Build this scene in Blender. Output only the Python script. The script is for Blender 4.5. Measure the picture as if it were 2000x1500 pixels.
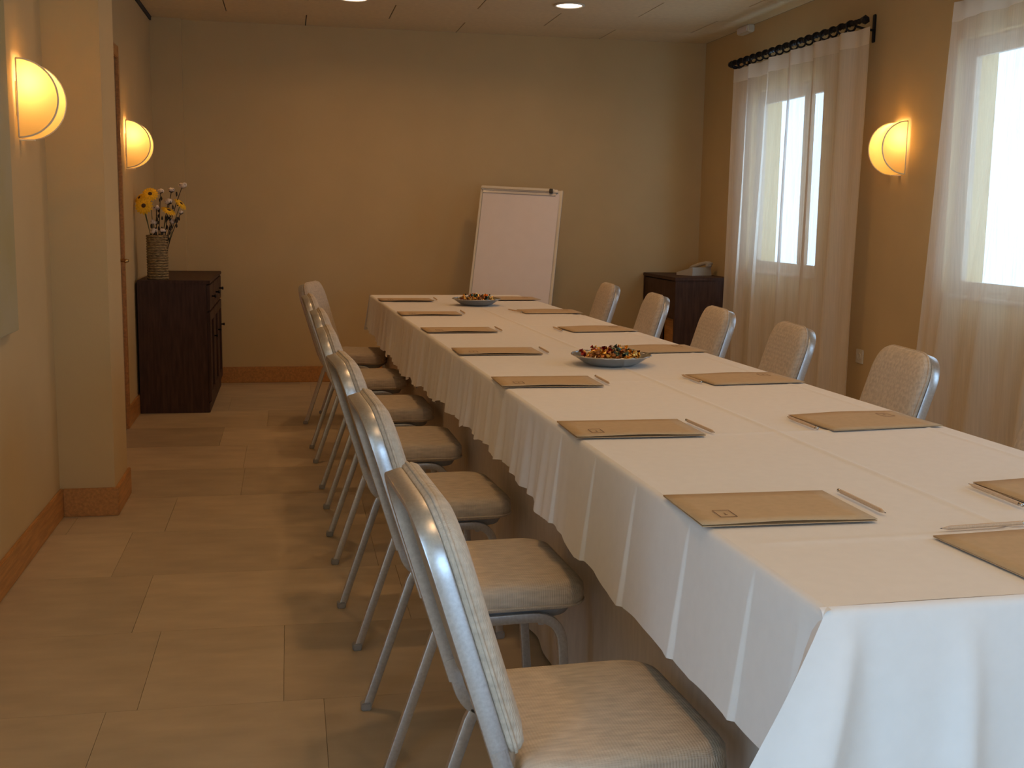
import bpy, bmesh, math, random
from mathutils import Vector, Matrix
random.seed(7)
S = bpy.context.scene
C = S.collection
for o in list(bpy.data.objects):
    bpy.data.objects.remove(o)
PI = math.pi

# ------------------------------------------------------------------ camera
CAM_H = 1.255
cam_d = bpy.data.cameras.new('camera')
cam_d.sensor_fit = 'HORIZONTAL'
cam_d.sensor_width = 36.0
cam_d.lens = 36.0 * 2250 / 2000
cam_d.clip_start = 0.02
cam = bpy.data.objects.new('camera', cam_d)
C.objects.link(cam)
pitch, yaw, roll = math.radians(8.3), math.radians(10.95), math.radians(-0.89)
fw = Vector((math.sin(yaw) * math.cos(pitch), math.cos(yaw) * math.cos(pitch), -math.sin(pitch)))
rt = Vector((math.cos(yaw), -math.sin(yaw), 0))
dn = fw.cross(rt)
r2 = math.cos(roll) * rt + math.sin(roll) * dn
d2 = -math.sin(roll) * rt + math.cos(roll) * dn
cam.matrix_world = Matrix(((r2.x, -d2.x, -fw.x, 0), (r2.y, -d2.y, -fw.y, 0), (r2.z, -d2.z, -fw.z, CAM_H), (0, 0, 0, 1)))
S.camera = cam

# ------------------------------------------------------------------ world, exposure
S.view_settings.view_transform = 'Standard'
S.view_settings.look = 'None'
S.view_settings.gamma = 1.0
S.view_settings.use_curve_mapping = False
S.view_settings.exposure = 0.0
W = bpy.data.worlds.new('daylight')
S.world = W
W.use_nodes = True
bg = W.node_tree.nodes['Background']
bg.inputs['Color'].default_value = (0.45, 0.67, 0.97, 1)
bg.inputs['Strength'].default_value = 7.0

def portal(name, loc, rot, sx, sy):
    l = bpy.data.lights.new(name, 'AREA')
    l.shape = 'RECTANGLE'
    l.size, l.size_y = sx, sy
    l.cycles.is_portal = True
    o = bpy.data.objects.new(name, l)
    o.location = loc
    o.rotation_euler = rot
    C.objects.link(o)
# room numbers (metres): camera stands at x = 0, y = 0
XL, XR, YB, YF, ZC = -0.94, 3.16, 8.69, -0.85, 2.585
WT = 0.22                                   # wall thickness
WIN = [(6.62, 7.72), (4.08, 5.20), (1.24, 2.34)]   # windows of the right wall, along y; third one added for light
WZ0, WZ1 = 0.89, 2.12
GY0, GY1, GZ1 = -0.70, 0.50, 2.15            # glazed door added in the left wall, behind the camera, for cool light
for i, (a, b) in enumerate(WIN):
    portal('window_daylight', (XR + WT, (a + b) / 2, (WZ0 + WZ1) / 2), (0, PI / 2, 0), WZ1 - WZ0, b - a)
portal('added_door_daylight', (XL - WT, (GY0 + GY1) / 2, GZ1 / 2), (0, -PI / 2, 0), GZ1, GY1 - GY0)
FX0, FX1, FZ0, FZ1 = 0.35, 1.85, 0.35, 1.45  # low window added behind the camera to light the table end
portal('window_daylight', ((FX0 + FX1) / 2, YF - WT, (FZ0 + FZ1) / 2), (PI / 2, 0, 0), FX1 - FX0, FZ1 - FZ0)
LAMP = (1.0, 0.53, 0.20)

# ------------------------------------------------------------------ materials
def newmat(name):
    m = bpy.data.materials.new(name)
    m.use_nodes = True
    return m, m.node_tree, m.node_tree.nodes['Principled BSDF']
def rgba(c):
    return (c[0], c[1], c[2], 1)
def mat(name, col, rough=0.6, metal=0.0, var=0.0, scale=8.0, bump=0.0, bscale=60.0, stretch=None, objvar=0.0, spec=None):
    m, t, b = newmat(name)
    N, L = t.nodes, t.links
    b.inputs['Roughness'].default_value = rough
    b.inputs['Metallic'].default_value = metal
    if spec is not None:
        b.inputs['Specular IOR Level'].default_value = spec
    b.inputs['Base Color'].default_value = rgba(col)
    co = N.new('ShaderNodeTexCoord')
    src = co.outputs['Object']
    if stretch:
        mp = N.new('ShaderNodeMapping')
        mp.inputs['Scale'].default_value = stretch
        L.new(src, mp.inputs['Vector'])
        src = mp.outputs['Vector']
    cur = None
    if var > 0:
        n = N.new('ShaderNodeTexNoise')
        n.inputs['Scale'].default_value = scale
        n.inputs['Detail'].default_value = 5
        L.new(src, n.inputs['Vector'])
        r = N.new('ShaderNodeValToRGB')
        r.color_ramp.elements[0].position = 0.3
        r.color_ramp.elements[1].position = 0.7
        r.color_ramp.elements[0].color = rgba([c * (1 - var) for c in col])
        r.color_ramp.elements[1].color = rgba([min(1, c * (1 + var)) for c in col])
        L.new(n.outputs['Fac'], r.inputs['Fac'])
        cur = r.outputs['Color']
    if objvar > 0:
        oi = N.new('ShaderNodeObjectInfo')
        mr = N.new('ShaderNodeMapRange')
        mr.inputs['To Min'].default_value = 1 - objvar
        mr.inputs['To Max'].default_value = 1 + objvar
        L.new(oi.outputs['Random'], mr.inputs['Value'])
        mx = N.new('ShaderNodeVectorMath')
        mx.operation = 'SCALE'
        if cur:
            L.new(cur, mx.inputs[0])
        else:
            mx.inputs[0].default_value = col
        L.new(mr.outputs['Result'], mx.inputs['Scale'])
        cur = mx.outputs['Vector']
    if cur:
        L.new(cur, b.inputs['Base Color'])
    if bump > 0:
        n2 = N.new('ShaderNodeTexNoise')
        n2.inputs['Scale'].default_value = bscale
        n2.inputs['Detail'].default_value = 3
        L.new(src, n2.inputs['Vector'])
        bp = N.new('ShaderNodeBump')
        bp.inputs['Strength'].default_value = bump
        bp.inputs['Distance'].default_value = 0.002
        L.new(n2.outputs['Fac'], bp.inputs['Height'])
        L.new(bp.outputs['Normal'], b.inputs['Normal'])
    return m
def weave(name, col, fx, fz, depth=0.0012, var=0.12, rough=0.9, axes=('X', 'Y')):
    """woven cloth: two crossing thread waves as relief"""
    m, t, b = newmat(name)
    N, L = t.nodes, t.links
    b.inputs['Roughness'].default_value = rough
    b.inputs['Specular IOR Level'].default_value = 0.2
    co = N.new('ShaderNodeTexCoord')
    n = N.new('ShaderNodeTexNoise')
    n.inputs['Scale'].default_value = 90
    mp = N.new('ShaderNodeMapping')
    mp.inputs['Scale'].default_value = (0.25, 1, 1)
    L.new(co.outputs['Object'], mp.inputs['Vector'])
    L.new(mp.outputs['Vector'], n.inputs['Vector'])
    r = N.new('ShaderNodeValToRGB')
    r.color_ramp.elements[0].position = 0.3
    r.color_ramp.elements[1].position = 0.7
    r.color_ramp.elements[0].color = rgba([c * (1 - var) for c in col])
    r.color_ramp.elements[1].color = rgba([min(1, c * (1 + var)) for c in col])
    L.new(n.outputs['Fac'], r.inputs['Fac'])
    L.new(r.outputs['Color'], b.inputs['Base Color'])
    hs = []
    for ax, f in zip(axes, (fx, fz)):
        w = N.new('ShaderNodeTexWave')
        w.bands_direction = ax
        w.inputs['Scale'].default_value = f
        w.inputs['Distortion'].default_value = 0.3
        L.new(co.outputs['Object'], w.inputs['Vector'])
        hs.append(w)
    ad = N.new('ShaderNodeMath')
    ad.operation = 'ADD'
    L.new(hs[0].outputs['Fac'], ad.inputs[0])
    L.new(hs[1].outputs['Fac'], ad.inputs[1])
    bp = N.new('ShaderNodeBump')
    bp.inputs['Strength'].default_value = 0.35
    bp.inputs['Distance'].default_value = depth
    L.new(ad.outputs['Value'], bp.inputs['Height'])
    L.new(bp.outputs['Normal'], b.inputs['Normal'])
    return m
def sheer(name, col, transp, transl):
    m, t, b = newmat(name)
    N, L = t.nodes, t.links
    N.remove(b)
    out = N['Material Output']
    d = N.new('ShaderNodeBsdfDiffuse'); d.inputs['Color'].default_value = rgba(col)
    tl = N.new('ShaderNodeBsdfTranslucent'); tl.inputs['Color'].default_value = rgba(col)
    tp = N.new('ShaderNodeBsdfTransparent'); tp.inputs['Color'].default_value = (1, 1, 1, 1)
    co = N.new('ShaderNodeTexCoord')
    mp = N.new('ShaderNodeMapping'); mp.inputs['Scale'].default_value = (1, 40, 1.5)
    n = N.new('ShaderNodeTexNoise'); n.inputs['Scale'].default_value = 3
    L.new(co.outputs['Object'], mp.inputs['Vector']); L.new(mp.outputs['Vector'], n.inputs['Vector'])
    mr = N.new('ShaderNodeMapRange')
    mr.inputs['To Min'].default_value = transp * 0.6
    mr.inputs['To Max'].default_value = transp * 1.4
    L.new(n.outputs['Fac'], mr.inputs['Value'])
    m1 = N.new('ShaderNodeMixShader'); m1.inputs[0].default_value = transl
    L.new(d.outputs[0], m1.inputs[1]); L.new(tl.outputs[0], m1.inputs[2])
    m2 = N.new('ShaderNodeMixShader')
    L.new(mr.outputs['Result'], m2.inputs[0])
    L.new(m1.outputs[0], m2.inputs[1]); L.new(tp.outputs[0], m2.inputs[2])
    L.new(m2.outputs[0], out.inputs['Surface'])
    return m
def emit(name, col, s):
    m, t, b = newmat(name)
    b.inputs['Base Color'].default_value = rgba(col)
    b.inputs['Emission Color'].default_value = rgba(col)
    b.inputs['Emission Strength'].default_value = s
    return m
def glass(name):
    m, t, b = newmat(name)
    N, L = t.nodes, t.links
    N.remove(b)
    g = N.new('ShaderNodeBsdfGlossy'); g.inputs['Roughness'].default_value = 0.02
    tp = N.new('ShaderNodeBsdfTransparent'); tp.inputs['Color'].default_value = (0.95, 0.97, 0.96, 1)
    mx = N.new('ShaderNodeMixShader')
    mx.inputs[0].default_value = 0.05
    L.new(tp.outputs[0], mx.inputs[1]); L.new(g.outputs[0], mx.inputs[2])
    L.new(mx.outputs[0], N['Material Output'].inputs['Surface'])
    return m

WALL = (0.62, 0.455, 0.235)
M = dict(
    wall=mat('beige_plaster', WALL, 0.85, var=0.03, scale=3, bump=0.15, bscale=140),
    ceil=mat('ceiling_board', (0.72, 0.59, 0.37), 0.9, var=0.05, scale=30, bump=0.2, bscale=120, objvar=0.03),
    gap=mat('dark_joint', (0.05, 0.045, 0.04), 0.9, var=0.1),
    tile=mat('sandstone_tile', (0.50, 0.40, 0.275), 0.42, var=0.10, scale=5, bump=0.12, bscale=30, stretch=(1, 2.5, 1), objvar=0.13),
    grout=mat('grout', (0.36, 0.29, 0.20), 0.9, var=0.05),
    wood=mat('honey_pine', (0.50, 0.235, 0.07), 0.4, var=0.22, scale=6, stretch=(14, 1.2, 14)),
    doorwood=mat('reddish_door_wood', (0.40, 0.17, 0.065), 0.28, var=0.2, scale=6, stretch=(14, 14, 1.0)),
    dark=mat('dark_wenge_wood', (0.072, 0.038, 0.027), 0.55, spec=0.2, var=0.3, scale=5, stretch=(12, 12, 1.2)),
    metal=mat('silver_painted_metal', (0.62, 0.63, 0.65), 0.36, 0.85, var=0.1, scale=160),
    steel=mat('brushed_steel', (0.58, 0.58, 0.57), 0.22, 1.0, var=0.06, scale=60),
    brass=mat('brass_handle', (0.55, 0.42, 0.22), 0.3, 1.0, var=0.05),
    iron=mat('wrought_iron', (0.012, 0.011, 0.012), 0.45, 0.4, var=0.2, scale=40, bump=0.3),
    rubber=mat('grey_plastic', (0.33, 0.33, 0.34), 0.6, var=0.1),
    seat=weave('ribbed_beige_upholstery', (0.62, 0.53, 0.425), 60, 160, 0.0015, 0.13),
    backcloth=mat('rear_panel_cloth', (0.40, 0.31, 0.21), 0.9, var=0.1, scale=80),
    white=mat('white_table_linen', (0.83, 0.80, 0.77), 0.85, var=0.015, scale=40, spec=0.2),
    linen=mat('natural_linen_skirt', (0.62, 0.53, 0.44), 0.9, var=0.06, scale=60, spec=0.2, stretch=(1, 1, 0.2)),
    card=mat('brown_card', (0.53, 0.375, 0.215), 0.75, var=0.05, scale=60, objvar=0.04),
    ink=mat('brown_ink', (0.20, 0.10, 0.05), 0.8, var=0.05),
    pencil=mat('raw_pencil_wood', (0.62, 0.45, 0.30), 0.6, var=0.1, scale=30, stretch=(1, 12, 12)),
    graphite=mat('graphite', (0.04, 0.04, 0.045), 0.4, var=0.05),
    paper=mat('flip_paper', (0.80, 0.745, 0.75), 0.8, var=0.015, scale=12),
    alu=mat('grey_aluminium', (0.60, 0.60, 0.62), 0.4, 0.6, var=0.05),
    cream=mat('cream_plastic', (0.72, 0.66, 0.54), 0.45, var=0.04),
    greyp=mat('telephone_plastic', (0.50, 0.45, 0.37), 0.4, var=0.04),
    black=mat('black_plastic', (0.02, 0.02, 0.022), 0.5, var=0.1),
    rattan=None, canvas=None,
    petal=mat('yellow_petals', (0.85, 0.50, 0.015), 0.7, var=0.15, scale=80),
    eye=mat('brown_flower_eye', (0.07, 0.03, 0.012), 0.9, var=0.3, scale=150),
    cotton=mat('white_cotton', (0.80, 0.70, 0.60), 0.95, var=0.05, scale=80),
    twig=mat('dark_twig', (0.045, 0.035, 0.025), 0.9, var=0.3, scale=60),
    green=mat('flower_stem', (0.10, 0.11, 0.04), 0.8, var=0.2, scale=60),
    sheer=sheer('sheer_linen', (0.90, 0.81, 0.68), 0.28, 0.10),
    hem=sheer('sheer_linen_hem', (0.90, 0.82, 0.70), 0.02, 0.20),
    glass=glass('window_glass'),
    frame=mat('window_frame_paint', (0.55, 0.42, 0.30), 0.5, var=0.06, scale=20),
    lens=emit('lit_downlight_lens', (1.0, 0.80, 0.62), 9.0),
    bulb=emit('lit_bulb', (1.0, 0.72, 0.38), 40.0),
    gold=mat('gold_foil', (0.85, 0.50, 0.13), 0.22, 1.0, var=0.2, scale=120, bump=0.6, bscale=220),
    redf=mat('red_foil', (0.38, 0.05, 0.04), 0.22, 0.9, var=0.2, scale=120, bump=0.6, bscale=220),
    greenf=mat('green_foil', (0.08, 0.14, 0.11), 0.2, 0.9, var=0.2, scale=120, bump=0.6, bscale=220),
    brownf=mat('copper_foil', (0.40, 0.17, 0.06), 0.25, 0.9, var=0.2, scale=120, bump=0.6, bscale=220),
)
def rattan():
    m, t, b = newmat('woven_rattan')
    N, L = t.nodes, t.links
    co = N.new('ShaderNodeTexCoord')
    n = N.new('ShaderNodeTexNoise'); n.inputs['Scale'].default_value = 60
    mp = N.new('ShaderNodeMapping'); mp.inputs['Scale'].default_value = (1, 1, 3)
    L.new(co.outputs['Object'], mp.inputs['Vector']); L.new(mp.outputs['Vector'], n.inputs['Vector'])
    r = N.new('ShaderNodeValToRGB')
    r.color_ramp.elements[0].color = (0.13, 0.08, 0.03, 1); r.color_ramp.elements[0].position = 0.3
    r.color_ramp.elements[1].color = (0.46, 0.33, 0.15, 1); r.color_ramp.elements[1].position = 0.7
    L.new(n.outputs['Fac'], r.inputs['Fac']); L.new(r.outputs['Color'], b.inputs['Base Color'])
    b.inputs['Roughness'].default_value = 0.7
    return m
M['rattan'] = rattan()
def canvas():
    m, t, b = newmat('pale_green_painting')
    N, L = t.nodes, t.links
    co = N.new('ShaderNodeTexCoord')
    n = N.new('ShaderNodeTexNoise'); n.inputs['Scale'].default_value = 2.2; n.inputs['Detail'].default_value = 8
    L.new(co.outputs['Object'], n.inputs['Vector'])
    r = N.new('ShaderNodeValToRGB')
    r.color_ramp.elements[0].color = (0.44, 0.36, 0.17, 1); r.color_ramp.elements[0].position = 0.35
    r.color_ramp.elements[1].color = (0.48, 0.42, 0.28, 1); r.color_ramp.elements[1].position = 0.65
    L.new(n.outputs['Fac'], r.inputs['Fac']); L.new(r.outputs['Color'], b.inputs['Base Color'])
    b.inputs['Roughness'].default_value = 0.8
    return m
M['canvas'] = canvas()

# ------------------------------------------------------------------ helpers
def mesh(name, vs, fs, m, smooth=False, fixn=True):
    me = bpy.data.meshes.new(name)
    me.from_pydata([tuple(v) for v in vs], [], fs)
    me.materials.append(m)
    if fixn:
        bm = bmesh.new(); bm.from_mesh(me)
        bmesh.ops.recalc_face_normals(bm, faces=bm.faces)
        bm.to_mesh(me); bm.free()
    if smooth:
        me.shade_smooth()
        if m in (M['metal'],): me.set_sharp_from_angle(angle=math.radians(35))
    me.update()
    return me
def link(name, me, parent=None, loc=(0, 0, 0), rot=(0, 0, 0)):
    o = bpy.data.objects.new(name, me)
    C.objects.link(o)
    o.parent = parent
    o.location = loc
    o.rotation_euler = rot
    return o
def obj(name, g, m, parent=None, smooth=False, loc=(0, 0, 0), rot=(0, 0, 0), fixn=True):
    return link(name, mesh(name, g[0], g[1], m, smooth, fixn), parent, loc, rot)
def tag(o, label, cat, group=None):
    o['label'] = label; o['category'] = cat
    if group: o['group'] = group
    return o
def thing(name, label, cat, loc=(0, 0, 0), rz=0, group=None):
    o = bpy.data.objects.new(name, None)
    C.objects.link(o)
    o.empty_display_size = 0.1
    o.location = loc; o.rotation_euler = (0, 0, rz)
    return tag(o, label, cat, group)
def struct(o, label=None):
    o['kind'] = 'structure'
    if label: o['label'] = label
    return o
def dup(root, loc, rz, label, group=None):
    r = root.copy(); C.objects.link(r)
    r.location = loc; r.rotation_euler = (0, 0, rz); r['label'] = label
    if group: r['group'] = group
    for ch in list(root.children):
        c = ch.copy(); C.objects.link(c); c.parent = r
        for g in list(ch.children):
            d = g.copy(); C.objects.link(d); d.parent = c
    return r
def join(*gs):
    vs, fs = [], []
    for v, f in gs:
        k = len(vs); vs += list(v); fs += [tuple(i + k for i in q) for q in f]
    return vs, fs
def box(x0, x1, y0, y1, z0, z1, bev=0.0):
    if bev <= 0:
        vs = [(x, y, z) for x in (x0, x1) for y in (y0, y1) for z in (z0, z1)]
        return vs, [(0, 1, 3, 2), (4, 6, 7, 5), (0, 4, 5, 1), (2, 3, 7, 6), (0, 2, 6, 4), (1, 5, 7, 3)]
    bm = bmesh.new()
    bmesh.ops.create_cube(bm, size=1)
    for v in bm.verts:
        v.co = Vector(((x0 + x1) / 2 + v.co.x * (x1 - x0), (y0 + y1) / 2 + v.co.y * (y1 - y0), (z0 + z1) / 2 + v.co.z * (z1 - z0)))
    bmesh.ops.bevel(bm, geom=bm.edges[:], offset=bev, segments=2, affect='EDGES')
    g = ([v.co.copy() for v in bm.verts], [tuple(v.index for v in f.verts) for f in bm.faces])
    bm.free()
    return g
def xf(g, mtx):
    return [mtx @ Vector(v) for v in g[0]], g[1]
def fillet(pts, rads, n=6):
    """round the inner corners of a polyline"""
    P = [Vector(p) for p in pts]
    out = [P[0]]
    for i in range(1, len(P) - 1):
        r = rads[i] if isinstance(rads, (list, tuple)) else rads
        a, b = (P[i - 1] - P[i]), (P[i + 1] - P[i])
        la, lb = a.length, b.length
        a.normalize(); b.normalize()
        ang = a.angle(b)
        if r <= 0 or ang > PI - 0.02:
            out.append(P[i]); continue
        d = min(r / math.tan(ang / 2), la * 0.49, lb * 0.49)
        p0, p1 = P[i] + a * d, P[i] + b * d
        for k in range(n + 1):
            t = k / n
            out.append(p0 * (1 - t) ** 2 + P[i] * 2 * t * (1 - t) + p1 * t * t)
    out.append(P[-1])
    return out
def sweep(path, prof, cap=True, up=Vector((0, 1, 0)), scale=None):
    """sweep a closed 2-D profile along a path; profile u runs along 'up', v along the other normal"""
    P = [Vector(p) for p in path]
    n, k = len(P), len(prof)
    vs, fs = [], []
    u = up.copy()
    for i, p in enumerate(P):
        t = (P[min(i + 1, n - 1)] - P[max(i - 1, 0)]).normalized()
        u = (u - t * u.dot(t))
        if u.length < 1e-6: u = t.orthogonal()
        u.normalize()
        w = t.cross(u)
        s = scale[i] if scale else 1
        for a, b in prof:
            vs.append(p + u * a * s + w * b * s)
    for i in range(n - 1):
        for j in range(k):
            fs.append((i * k + j, i * k + (j + 1) % k, (i + 1) * k + (j + 1) % k, (i + 1) * k + j))
    if cap:
        fs.append(tuple(range(k - 1, -1, -1)))
        fs.append(tuple((n - 1) * k + j for j in range(k)))
    return vs, fs
def circ(r, n=10, ry=None):
    return [(r * math.cos(2 * PI * i / n), (ry or r) * math.sin(2 * PI * i / n)) for i in range(n)]
def rsq(a, b, c=0.006, n=3):
    """rounded rectangle half sizes a, b"""
    out = []
    for sx, sy, st in ((1, 1, 0), (-1, 1, PI / 2), (-1, -1, PI), (1, -1, 1.5 * PI)):
        for i in range(n + 1):
            t = st + PI / 2 * i / n
            out.append((sx * (a - c) + c * math.cos(t), sy * (b - c) + c * math.sin(t)))
    return out
def lathe(prof, n=24, capb=True, capt=False):
    vs, fs = [], []
    for r, z in prof:
        for i in range(n):
            a = 2 * PI * i / n
            vs.append((r * math.cos(a), r * math.sin(a), z))
    for j in range(len(prof) - 1):
        for i in range(n):
            fs.append((j * n + i, j * n + (i + 1) % n, (j + 1) * n + (i + 1) % n, (j + 1) * n + i))
    if capb: fs.append(tuple(range(n - 1, -1, -1)))
    if capt: fs.append(tuple((len(prof) - 1) * n + i for i in range(n)))
    return vs, fs
def grid(nu, nv, fn):
    vs = [fn(i / nu, j / nv) for i in range(nu + 1) for j in range(nv + 1)]
    fs = [(i * (nv + 1) + j, (i + 1) * (nv + 1) + j, (i + 1) * (nv + 1) + j + 1, i * (nv + 1) + j + 1) for i in range(nu) for j in range(nv)]
    return vs, fs
def rings(levels, cap=True):
    """stack of equal-length closed rings"""
    k = len(levels[0])
    vs = [v for r in levels for v in r]
    fs = []
    for i in range(len(levels) - 1):
        for j in range(k):
            fs.append((i * k + j, i * k + (j + 1) % k, (i + 1) * k + (j + 1) % k, (i + 1) * k + j))
    if cap:
        fs.append(tuple(range(k - 1, -1, -1)))
        fs.append(tuple((len(levels) - 1) * k + j for j in range(k)))
    return vs, fs
def solidify(o, th):
    md = o.modifiers.new('thickness', 'SOLIDIFY'); md.thickness = th; md.offset = 0
    return o
def ico(r, sub=2, sx=1, sy=1, sz=1, jit=0, rnd=None):
    bm = bmesh.new()
    bmesh.ops.create_icosphere(bm, subdivisions=sub, radius=r)
    for v in bm.verts:
        k = 1 + (rnd.uniform(-jit, jit) if rnd else 0)
        v.co = Vector((v.co.x * sx * k, v.co.y * sy * k, v.co.z * sz * k))
    g = ([v.co.copy() for v in bm.verts], [tuple(v.index for v in f.verts) for f in bm.faces])
    bm.free()
    return g

# ================================================================== THE ROOM
# ---- floor of sandstone slabs in courses of random length
floor = struct(obj('floor', box(XL - WT, XR + WT, YF - WT, YB + WT, -0.12, -0.004), M['grout']))
rf = random.Random(3)
course = 0.567
fixed = {0: None}
y0 = 5.165
k = 0
joints = {4: [-0.87, -0.50], 5: [-0.23, 0.55], 3: [-0.62, 0.30], 2: [-0.48, 0.36], 1: [-0.395, -0.03], 0: [-0.47, 0.073], -1: [-0.70, 0.25]}
base_y = 5.165 - 5 * course
r0 = -7
for r in range(-7, 13):
    ya = base_y + r * course
    yb = ya + course
    if yb < YF or ya > YB: continue
    ya, yb = max(ya, YF), min(yb, YB)
    js = joints.get(r)
    xs = [XL]
    if js:
        xs += [j for j in js if j > XL + 0.04]
    else:
        xs.append(XL + rf.uniform(0.2, 0.8))
    while xs[-1] < XR - 0.95:
        xs.append(xs[-1] + rf.choice((0.38, 0.55, 0.62, 0.80, 0.95)))
    if XR - xs[-1] < 0.12: xs.pop()
    xs.append(XR)
    for a, b in zip(xs, xs[1:]):
        g = 0.0006
        obj('tile', box(0, b - a - 2 * g, 0, yb - ya - 2 * g, -0.004, 0.0), M['tile'], floor, loc=(a + g, ya + g, 0))

# ---- walls
def wallmesh(*bs):
    return join(*[box(*b) for b in bs])
PX, PY0, PY1 = -0.723, 4.885, 5.255                       # the pillar on the left wall
DY0, DY1, DZ = 5.93, 6.86, 2.085                          # door opening in the left wall
struct(obj('wall_left', wallmesh(
    (XL - WT, XL, YF - WT, GY0, 0, ZC), (XL - WT, XL, GY1, DY0, 0, ZC), (XL - WT, XL, GY0, GY1, GZ1, ZC), (XL - WT, XL, DY1, YB + WT, 0, ZC), (XL - WT, XL, DY0, DY1, DZ, ZC),
    (XL, PX, PY0, PY1, 0, ZC)), M['wall']))
struct(obj('wall_back', wallmesh((XL, XR, YB, YB + WT, 0, ZC), (XL, -0.73, YB - 0.07, YB, 0, ZC)), M['wall']))
segs = []
ys = [YF - WT]
for a, b in sorted(WIN): ys += [a, b]
ys.append(YB + WT)
for a, b in zip(ys[::2], ys[1::2]):
    segs.append((XR, XR + WT, a, b, 0, ZC))
for a, b in WIN:
    segs.append((XR, XR + WT, a, b, 0, WZ0)); segs.append((XR, XR + WT, a, b, WZ1, ZC))
struct(obj('wall_right', wallmesh(*segs), M['wall']))
struct(obj('wall_front', wallmesh((XL, FX0, YF - WT, YF, 0, ZC), (FX1, XR, YF - WT, YF, 0, ZC), (FX0, FX1, YF - WT, YF, 0, FZ0), (FX0, FX1, YF - WT, YF, FZ1, ZC)), M['wall']))

# ---- ceiling of staggered boards
ceiling = struct(obj('ceiling', box(XL - WT, XR + WT, YF - WT, YB + WT, ZC + 0.012, ZC + 0.15), M['gap']))
T = 0.545
rows = []
yy = 8.235
while yy > YF: yy -= T
r = 0
panels = {}
while yy < YB:
    ya, yb = max(yy, YF + 0.0), min(yy + T, YB)
    idx = round((yy - 8.235) / T)
    x = (-0.40 if idx % 2 else 0.13) - 2 * T * 3
    while x < XR:
        xa, xb = max(x, XL + 0.012), min(x + 2 * T, XR)
        if xb - xa > 0.03:
            w, d = round(xb - xa - 0.007, 4), round(yb - ya - 0.0015, 4)
            if (w, d) not in panels:
                panels[(w, d)] = mesh('panel', *box(0, w, 0, d, 0, 0.012), M['ceil'])
            link('panel', panels[(w, d)], ceiling, (xa + 0.0035, ya + 0.0007, ZC))
        x += 2 * T
    yy += T

# ---- baseboards of honey pine
def base(name, bs):
    return struct(obj(name, join(*[box(*b, bev=0.003) for b in bs]), M['wood']))
BH, BT = 0.118, 0.014
base('baseboard_left', [(XL, XL + BT, YF, GY0, 0, BH), (XL, XL + BT, GY1, PY0, 0, BH), (XL + BT, PX + BT, PY0 - BT, PY0, 0, BH), (PX, PX + BT, PY0, PY1 + BT, 0, BH),
                        (XL, PX, PY1, PY1 + BT, 0, BH), (XL, XL + BT, PY1 + BT, DY0 - 0.07, 0, BH), (XL, XL + BT, DY1 + 0.07, YB - 0.07, 0, BH)])
base('baseboard_back', [(XL + BT, -0.73 + BT, YB - 0.07 - BT, YB - 0.07, 0, BH), (-0.73, -0.73 + BT, YB - 0.07, YB - BT, 0, BH), (-0.73 + BT, XR - BT, YB - BT, YB, 0, BH)])
base('baseboard_right', [(XR - BT, XR, YF, YB, 0, BH)])
base('baseboard_front', [(XL + BT, XR - BT, YF, YF + BT, 0, BH)])
# dark shadow gap where the ceiling meets the left wall
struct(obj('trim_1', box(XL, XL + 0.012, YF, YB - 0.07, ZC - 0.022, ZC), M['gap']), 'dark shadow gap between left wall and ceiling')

# ---- windows
def window(n, a, b):
    w = struct(thing('window_%d' % n, 'small casement window in the right wall, %s from the flipchart corner' % ('first', 'second', 'third')[n - 1], 'window', (XR + 0.045, a, WZ0)))
    W_, H_ = b - a, WZ1 - WZ0
    f = 0.04
    def fr(y0, y1, z0, z1, t=0.05): return box(0, t, y0, y1, z0, z1, bev=0.004)
    obj('window_frame', join(fr(0, W_, 0, f), fr(0, W_, H_ - f, H_), fr(0, f, f, H_ - f), fr(W_ - f, W_, f, H_ - f)), M['frame'], w)
    mid = W_ * 0.29
    for s, (p, q) in enumerate(((f, mid), (mid, W_ - f))):
        sh = obj('sash', join(fr(p, q, f, f + 0.045, 0.035), fr(p, q, H_ - f - 0.045, H_ - f, 0.035), fr(p, p + 0.045, f + 0.045, H_ - f - 0.045, 0.035), fr(q - 0.045, q, f + 0.045, H_ - f - 0.045, 0.035)), M['frame'], w)
        obj('pane', box(0.014, 0.019, p + 0.045, q - 0.045, f + 0.045, H_ - f - 0.045), M['glass'], sh)
    obj('window_sill', box(-0.055, 0.0, 0.0, W_, 0.0, 0.02, bev=0.004), M['frame'], w)
    return w
for i, (a, b) in enumerate(WIN): window(i + 1, a, b)  # the one nearest the camera is an added daylight opening, out of view
# glazed door added out of view to throw cool light on the table
gd = struct(thing('door_added', 'unseen glazed door added in the left wall for light near the head of the table', 'door', (XL - 0.14, GY0, 0)))
GW = GY1 - GY0
obj('door_frame', join(box(0, 0.06, 0, 0.06, 0, GZ1), box(0, 0.06, GW - 0.06, GW, 0, GZ1), box(0, 0.06, 0.06, GW - 0.06, GZ1 - 0.06, GZ1), box(0, 0.06, 0.06, GW - 0.06, 0, 0.08), box(0, 0.06, GW / 2 - 0.04, GW / 2 + 0.04, 0.08, GZ1 - 0.06)), M['frame'], gd)
obj('pane', box(0.028, 0.034, 0.06, GW / 2 - 0.04, 0.08, GZ1 - 0.06), M['glass'], gd)
obj('pane', box(0.028, 0.034, GW / 2 + 0.04, GW - 0.06, 0.08, GZ1 - 0.06), M['glass'], gd)

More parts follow.
